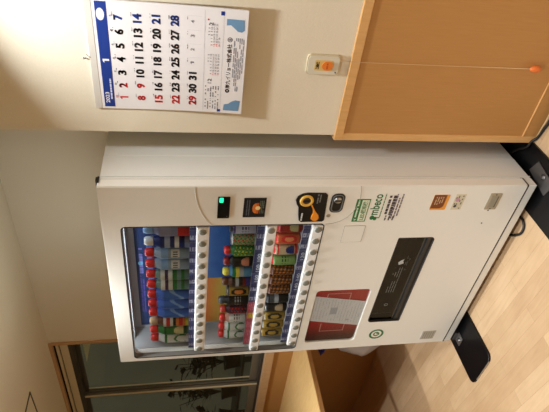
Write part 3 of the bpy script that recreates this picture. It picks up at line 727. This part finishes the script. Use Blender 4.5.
# ------------------------------------------------------------ bags behind the machine
def bag(name, c, rx, ry, hh, m, label, seed):
    rnd = random.Random(seed); bm = bmesh.new(); bmesh.ops.create_icosphere(bm, subdivisions=4, radius=1)
    from mathutils import noise
    for v in bm.verts:
        n = noise.noise(v.co*2.1+Vector((seed, 0, 0)))*.22+noise.noise(v.co*6+Vector((0, seed, 0)))*.10+abs(noise.noise(v.co*11))*.05
        p = v.co*(1+n); z = p.z
        s = 1-.35*max(0, z)-.75*max(0, -z+.2)
        v.co = (c[0]+p.x*rx*s, c[1]+p.y*ry*s, c[2]+max(-1, z)*hh*.5+hh*.5)
    mz = min(v.co.z for v in bm.verts)
    for v in bm.verts: v.co.z += c[2]-mz
    b = B().add([v.co.copy() for v in bm.verts], [[v.index for v in f.verts] for f in bm.faces], m, True); bm.free()
    return tag(b.build(name), label, 'bag')
mb_ = mat('white_polythene', srgb(214, 212, 216), .3, noise=(25, .06, .4)); mbl = mat('blue_polythene', srgb(36, 60, 190), .3, noise=(25, .1, .4))
bag('plastic_bag', (-.66, .50, .0), .19, .10, .46, mb_, 'crumpled white plastic bag between the vending machine and the counter', 2)
bag('plastic_bag', (-.68, .54, .468), .218, .07, .10, mbl, 'blue plastic bag resting on the crumpled white bag', 5)

# ------------------------------------------------------------ emergency call switch with pull cord
root = empty('call_switch', (1.538, YC, 1.018)); tag(root, 'white wall call switch with orange button above the wood panelling', 'switch')
inv = Matrix.Translation(root.location).inverted()
def rp(bb, n, lab=None):
    o = bb.build(n, root); o.matrix_parent_inverse = inv
    if lab: o['label'] = lab
    return o
b = B(); b.plate(1.500, 1.576, .957, 1.080, YC-.012, YC, M['cream'], .014); b.plate(1.504, 1.572, .961, 1.076, YC-.015, YC-.012, mat('switch_body', srgb(226, 220, 200), .4), .012); rp(b, 'housing')
b = B(); b.plate(1.518, 1.558, .984, 1.052, YC-.0160, YC-.0148, C(226, 196, 120), .006); b.dashes(1.524, 1.552, 1.033, 1.049, 2, YC-.0162, I(110, 80, 40), .9); b.curve([[(1.530, 1.040), (1.538, 1.036), (1.546, 1.042), (1.538, 1.047)]], YC-.0168, YC-.0160, I(60, 60, 40)); rp(b, 'name_plate')
b = B(); b.curve([circ(1.538, 1.005, .017, 24, .020)], YC-.021, YC-.0155, C(236, 132, 50)); b.dashes(1.527, 1.549, 1.0, 1.012, 1, YC-.0212, I(200, 90, 30), .9, .5); rp(b, 'push_button', 'orange oval push button')
rp(B().lathe([(.0028, 0), (.0022, .002)], M['black'], 12, (1.512, YC-.015, .970), 'y'), 'indicator')
b = B(); b.tube([(1.558, YC-.010, .958), (1.559, YC-.022, .90), (1.561, YC-.024, .55), (1.565, YC-.026, .19)], .0009, mat('pull_string', srgb(212, 178, 130), .6), 8); rp(b, 'pull_cord')
b = B(); b.lathe([(.003, .026), (.008, .022), (.0125, .010), (.0135, 0), (.0115, -.010), (.006, -.017), (.002, -.018)], C(232, 120, 54), 20, (1.565, YC-.026, .171)); rp(b, 'cord_ball', 'orange pull ball')
# two dark nicks on the panelling
b = B()

# ------------------------------------------------------------ calendar
cal = empty('wall_calendar', (1.53, YC, 1.84)); tag(cal, 'paper wall calendar page with blue header hanging on the cream wall', 'calendar')
inv = Matrix.Translation(cal.location).inverted()
def cp_(bb, n, lab=None, par=None):
    o = bb.build(n, par or cal)
    if par is None: o.matrix_parent_inverse = inv
    if lab: o['label'] = lab
    return o
X0, X1, Z0, Z1 = 1.338, 1.722, 1.306, 1.824
def ysurf(z): # lower part stands off the wall
    t = max(0, (1.72-z)/.41); return YC-.006-.020*t*t
def sheet(y_off, th, x0, x1, z0, z1, m, n=14):
    b = B(); vs = []; fs = []
    for i in range(n+1):
        z = z0+(z1-z0)*i/n; y = ysurf(z)-y_off
        vs += [(x0, y-th, z), (x1, y-th, z), (x0, y, z), (x1, y, z)]
    for i in range(n):
        a = i*4; c = a+4
        fs += [[a, a+1, c+1, c], [a+2, c+2, c+3, a+3], [a, c, c+2, a+2], [a+1, a+3, c+3, c+1]]
    fs += [[0, 2, 3, 1], [n*4, n*4+1, n*4+3, n*4+2]]
    b.add(vs, fs, m); return b
pack = cp_(sheet(0, .0018, X0+.004, X1+.002, Z0+.004, Z1, mat('page_edges', srgb(206, 200, 196), .8)), 'page_stack')
page_b = sheet(.0022, .0004, X0, X1, Z0, Z1, M['paper'])
cp_(B().box(X0, X1, YC-.0095, YC-.0005, 1.803, Z1+.002, mat('binding_strip', srgb(212, 206, 196), .6), .001), 'binding_strip')
b = B(); b.tube([(1.524, YC-.002, 1.848), (1.524, YC-.010, 1.846), (1.528, YC-.012, 1.836)], .0022, M['steel']); b.tube([(1.522, YC-.006, 1.836), (1.530, YC-.011, 1.824), (1.538, YC-.006, 1.836)], .0012, M['steel2'], 8); cp_(b, 'hanging_hook')
# prints are laid flat then pushed on to the page curve
def onpage(b, lift=.0007):
    nv = []
    for (x, y, z) in b.v: nv.append((x, ysurf(z)-.0026-lift+(y-0)*.0, z))
    b.v = nv; return b
navyi = I(26, 56, 136); redi = I(214, 50, 50); blk = I(22, 20, 22); gry = I(120, 116, 124)
def strips(b, x0, x1, z0, z1, m, n=10):
    for i in range(n):
        za = z0+(z1-z0)*i/n; zb = z0+(z1-z0)*(i+1)/n
        b.add([(x0, 0, za), (x1, 0, za), (x1, 0, zb), (x0, 0, zb)], [[0, 1, 2, 3]], m)
def shape(b, pts, m):
    n = len(pts); b.add([(x, 0, z) for x, z in pts], [list(range(n))], m)
b = B(); strips(b, X0+.008, X1-.004, 1.758, 1.793, navyi, 1); join(page_b, onpage(b))
b = B()
shape(b, circ(1.677, 1.778, .020, 24, .0125), I(226, 226, 230)); 
b.text('1', 1.520, 1.7745, .013, .021, 0, I(235, 235, 240), .02); b.text('2023', 1.382, 1.781, .042, .013, 0, I(235, 235, 240), .02)
b.dashes(1.364, 1.455, 1.763, 1.771, 1, 0, I(210, 215, 235), .95, .7)
join(page_b, onpage(b, .0011))
b = B()
cx = lambda i: 1.383+i*.0478
rz = lambda r: 1.7245-r*.0598
n = 1
for r in range(5):
    for c in range(7):
        m = redi if c == 0 else (navyi if c == 6 else blk)
        if n <= 31:
            t = str(n)
            if t == '1': w = .0105
            elif t in ('11',): w = .023
            elif len(t) == 2: w = .029 if '1' in t else .034
            else: w = .0165
            if n == 2: m = redi
            if n == 9: m = redi
            b.text(t, cx(c), rz(r), w, .0278, 0, m, .03)
            if t != '1':
                for dx in (-.0009, .0009): b.text(t, cx(c)+dx, rz(r), w, .0278, 0, m, .03)
        else:
            b.text(str(n-31), cx(c)+.002, rz(r)+.002, .009, .012, 0, gry, .01)
        b.dashes(cx(c)+.004, cx(c)+.018, rz(r)+.0165, rz(r)+.0205, 1, 0, gry, .6, .6)
        n += 1
for i, t in enumerate('日月火水木金土'):
    b.text(t, cx(i)+.004, 1.7485, .008, .0075, 0, redi if i == 0 else (navyi if i == 6 else blk), .01)
join(page_b, onpage(b))
b = B()
for (hx, t0, t, start, days) in ((1.675, '2', 'Feb', 3, 28), (1.470, '12', 'Dec', 4, 31)):
    b.text(t0, hx-.006, 1.4265, .010 if t0 == '2' else .018, .013, 0, blk, 0)
    ox = 1.597 if t0 == '2' else 1.492
    for d in range(1, days+1):
        k = start+d-1; c_ = k % 7; r_ = k//7
        b.text(str(d), ox+c_*.0115, 1.4325-r_*.0085, .004 if d < 10 else .008, .0055, 0, redi if c_ == 0 else gry, .01)
shape(b, circ(1.683, 1.436, .003), redi)
for zz in (1.447,): strips(b, 1.345, 1.712, zz, zz+.0008, I(190, 186, 190), 1)
strips(b, 1.345, 1.712, 1.385, 1.3858, I(190, 186, 190), 1)
for r in range(6): 
    b.dashes(1.352, 1.395, 1.392+r*.009, 1.397+r*.009, 1, 0, gry, .55, .7); b.dashes(1.402, 1.446, 1.392+r*.009, 1.397+r*.009, 1, 0, gry, .5, .7)
strips(b, 1.700, 1.713, 1.384, 1.396, navyi, 1); strips(b, 1.343, 1.353, 1.384, 1.396, navyi, 1)
for c in range(4): strips(b, 1.5475+c*.0478, 1.5480+c*.0478, 1.458, 1.505, I(200, 196, 200), 3)
join(page_b, onpage(b))
b = B()
b.text('南九イリョー株式会社', 1.522, 1.3625, .165, .0165, 0, blk, .015)
def ringp(b, x, z, r0, r1, m, n=20):
    p = circ(x, z, r1, n); q = circ(x, z, r0, n)
    for k in range(n): shape(b, [p[k], p[(k+1) % n], q[(k+1) % n], q[k]], m)
ringp(b, 1.430, 1.3625, .0025, .0075, blk); ringp(b, 1.620, 1.3625, .006, .0085, gry); shape(b, [(1.616, 1.3625), (1.620, 1.357), (1.624, 1.3625), (1.620, 1.368)], gry)
for r in range(6): b.dashes(1.430 + (.05 if r > 3 else 0), 1.628, 1.3445-r*.0062, 1.3495-r*.0062, 1, 0, I(150, 152, 164), .85, .6)
wv = I(112, 152, 188); wv2 = I(84, 126, 168)
shape(b, [(1.648, 1.324), (1.656, 1.316), (1.690, 1.318), (1.690, 1.376), (1.668, 1.376), (1.670, 1.362), (1.660, 1.350), (1.650, 1.338)], wv)
shape(b, [(1.672, 1.322), (1.690, 1.319), (1.690, 1.374), (1.680, 1.365), (1.676, 1.345)], wv2)
shape(b, [(1.350, 1.318), (1.392, 1.314), (1.394, 1.330), (1.388, 1.344), (1.378, 1.356), (1.374, 1.372), (1.350, 1.374)], wv)
shape(b, [(1.352, 1.320), (1.370, 1.318), (1.372, 1.340), (1.362, 1.360), (1.352, 1.370)], wv2)
join(page_b, onpage(b))

cp_(page_b, 'page')
# ------------------------------------------------------------ light
def area(name, loc, size, power, col, rot=(0, 0, 0), shape='DISK', spread=None):
    l = bpy.data.lights.new(name, 'AREA'); l.shape = shape; l.size = size; l.energy = power; l.color = col
    if spread: l.spread = spread
    o = bpy.data.objects.new(name, l); COL.objects.link(o); o.location = loc; o.rotation_euler = rot; return o
warm = (.93, .975, 1.0)
for ly, pw in ((-.13, 6.5), (-1.395, 11), (-2.675, 2.5)):  # rearmost row is unseen, added for indirect light and window reflections
    for lx in (-.82, .46, 1.74, 3.02):
        area('ceiling_downlight', (lx, ly, 2.385), .09, pw, warm, spread=1.95)
for lz, ly, pw in ((1.793, .080, .8), (1.432, .050, .38), (1.150, .050, .28)):   # the machine's own cool display lamps
    l = bpy.data.lights.new('display_lamp', 'AREA'); l.shape = 'RECTANGLE'; l.size = .84; l.size_y = .012; l.energy = pw; l.color = (.86, .93, 1)
    o = bpy.data.objects.new('display_lamp', l); COL.objects.link(o); o.location = (.478, ly, lz); o.rotation_euler = (.35, 0, 0)
w = bpy.data.worlds.new('night'); SC.world = w; w.use_nodes = True
w.node_tree.nodes['Background'].inputs[0].default_value = (.95, .93, .8, 1); w.node_tree.nodes['Background'].inputs[1].default_value = .18

# ------------------------------------------------------------ camera (phone held on its side)
f, yaw, pitch, roll, cx_, cy_, cz_ = 509.43, .7105, -.1875, .0107, 2.3126, -1.501, 1.5415
cyw, syw, cpp, spp, crr, srr = math.cos(yaw), math.sin(yaw), math.cos(pitch), math.sin(pitch), math.cos(roll), math.sin(roll)
Rz = Matrix(((cyw, -syw, 0), (syw, cyw, 0), (0, 0, 1))); Rx = Matrix(((1, 0, 0), (0, cpp, -spp), (0, spp, cpp)))
base = Matrix(((1, 0, 0), (0, 0, 1), (0, -1, 0))); Rr = Matrix(((crr, -srr, 0), (srr, crr, 0), (0, 0, 1)))
R = Rz @ Rx @ base @ Rr
right, down, fwd = R.col[0], R.col[1], R.col[2]
cam = bpy.data.cameras.new('camera'); cam.sensor_width = 36; cam.lens = f/549*36; cam.sensor_fit = 'HORIZONTAL'; cam.clip_start = .02
co = bpy.data.objects.new('camera', cam); COL.objects.link(co)
mw = Matrix.Identity(4)
for i in range(3): mw[i][0] = down[i]; mw[i][1] = right[i]; mw[i][2] = -fwd[i]
mw[0][3], mw[1][3], mw[2][3] = cx_, cy_, cz_
co.matrix_world = mw
SC.camera = co
SC.view_settings.view_transform = 'Standard'; SC.view_settings.look = 'None'; SC.view_settings.gamma = 1
SC.view_settings.use_curve_mapping = False; SC.view_settings.exposure = .30
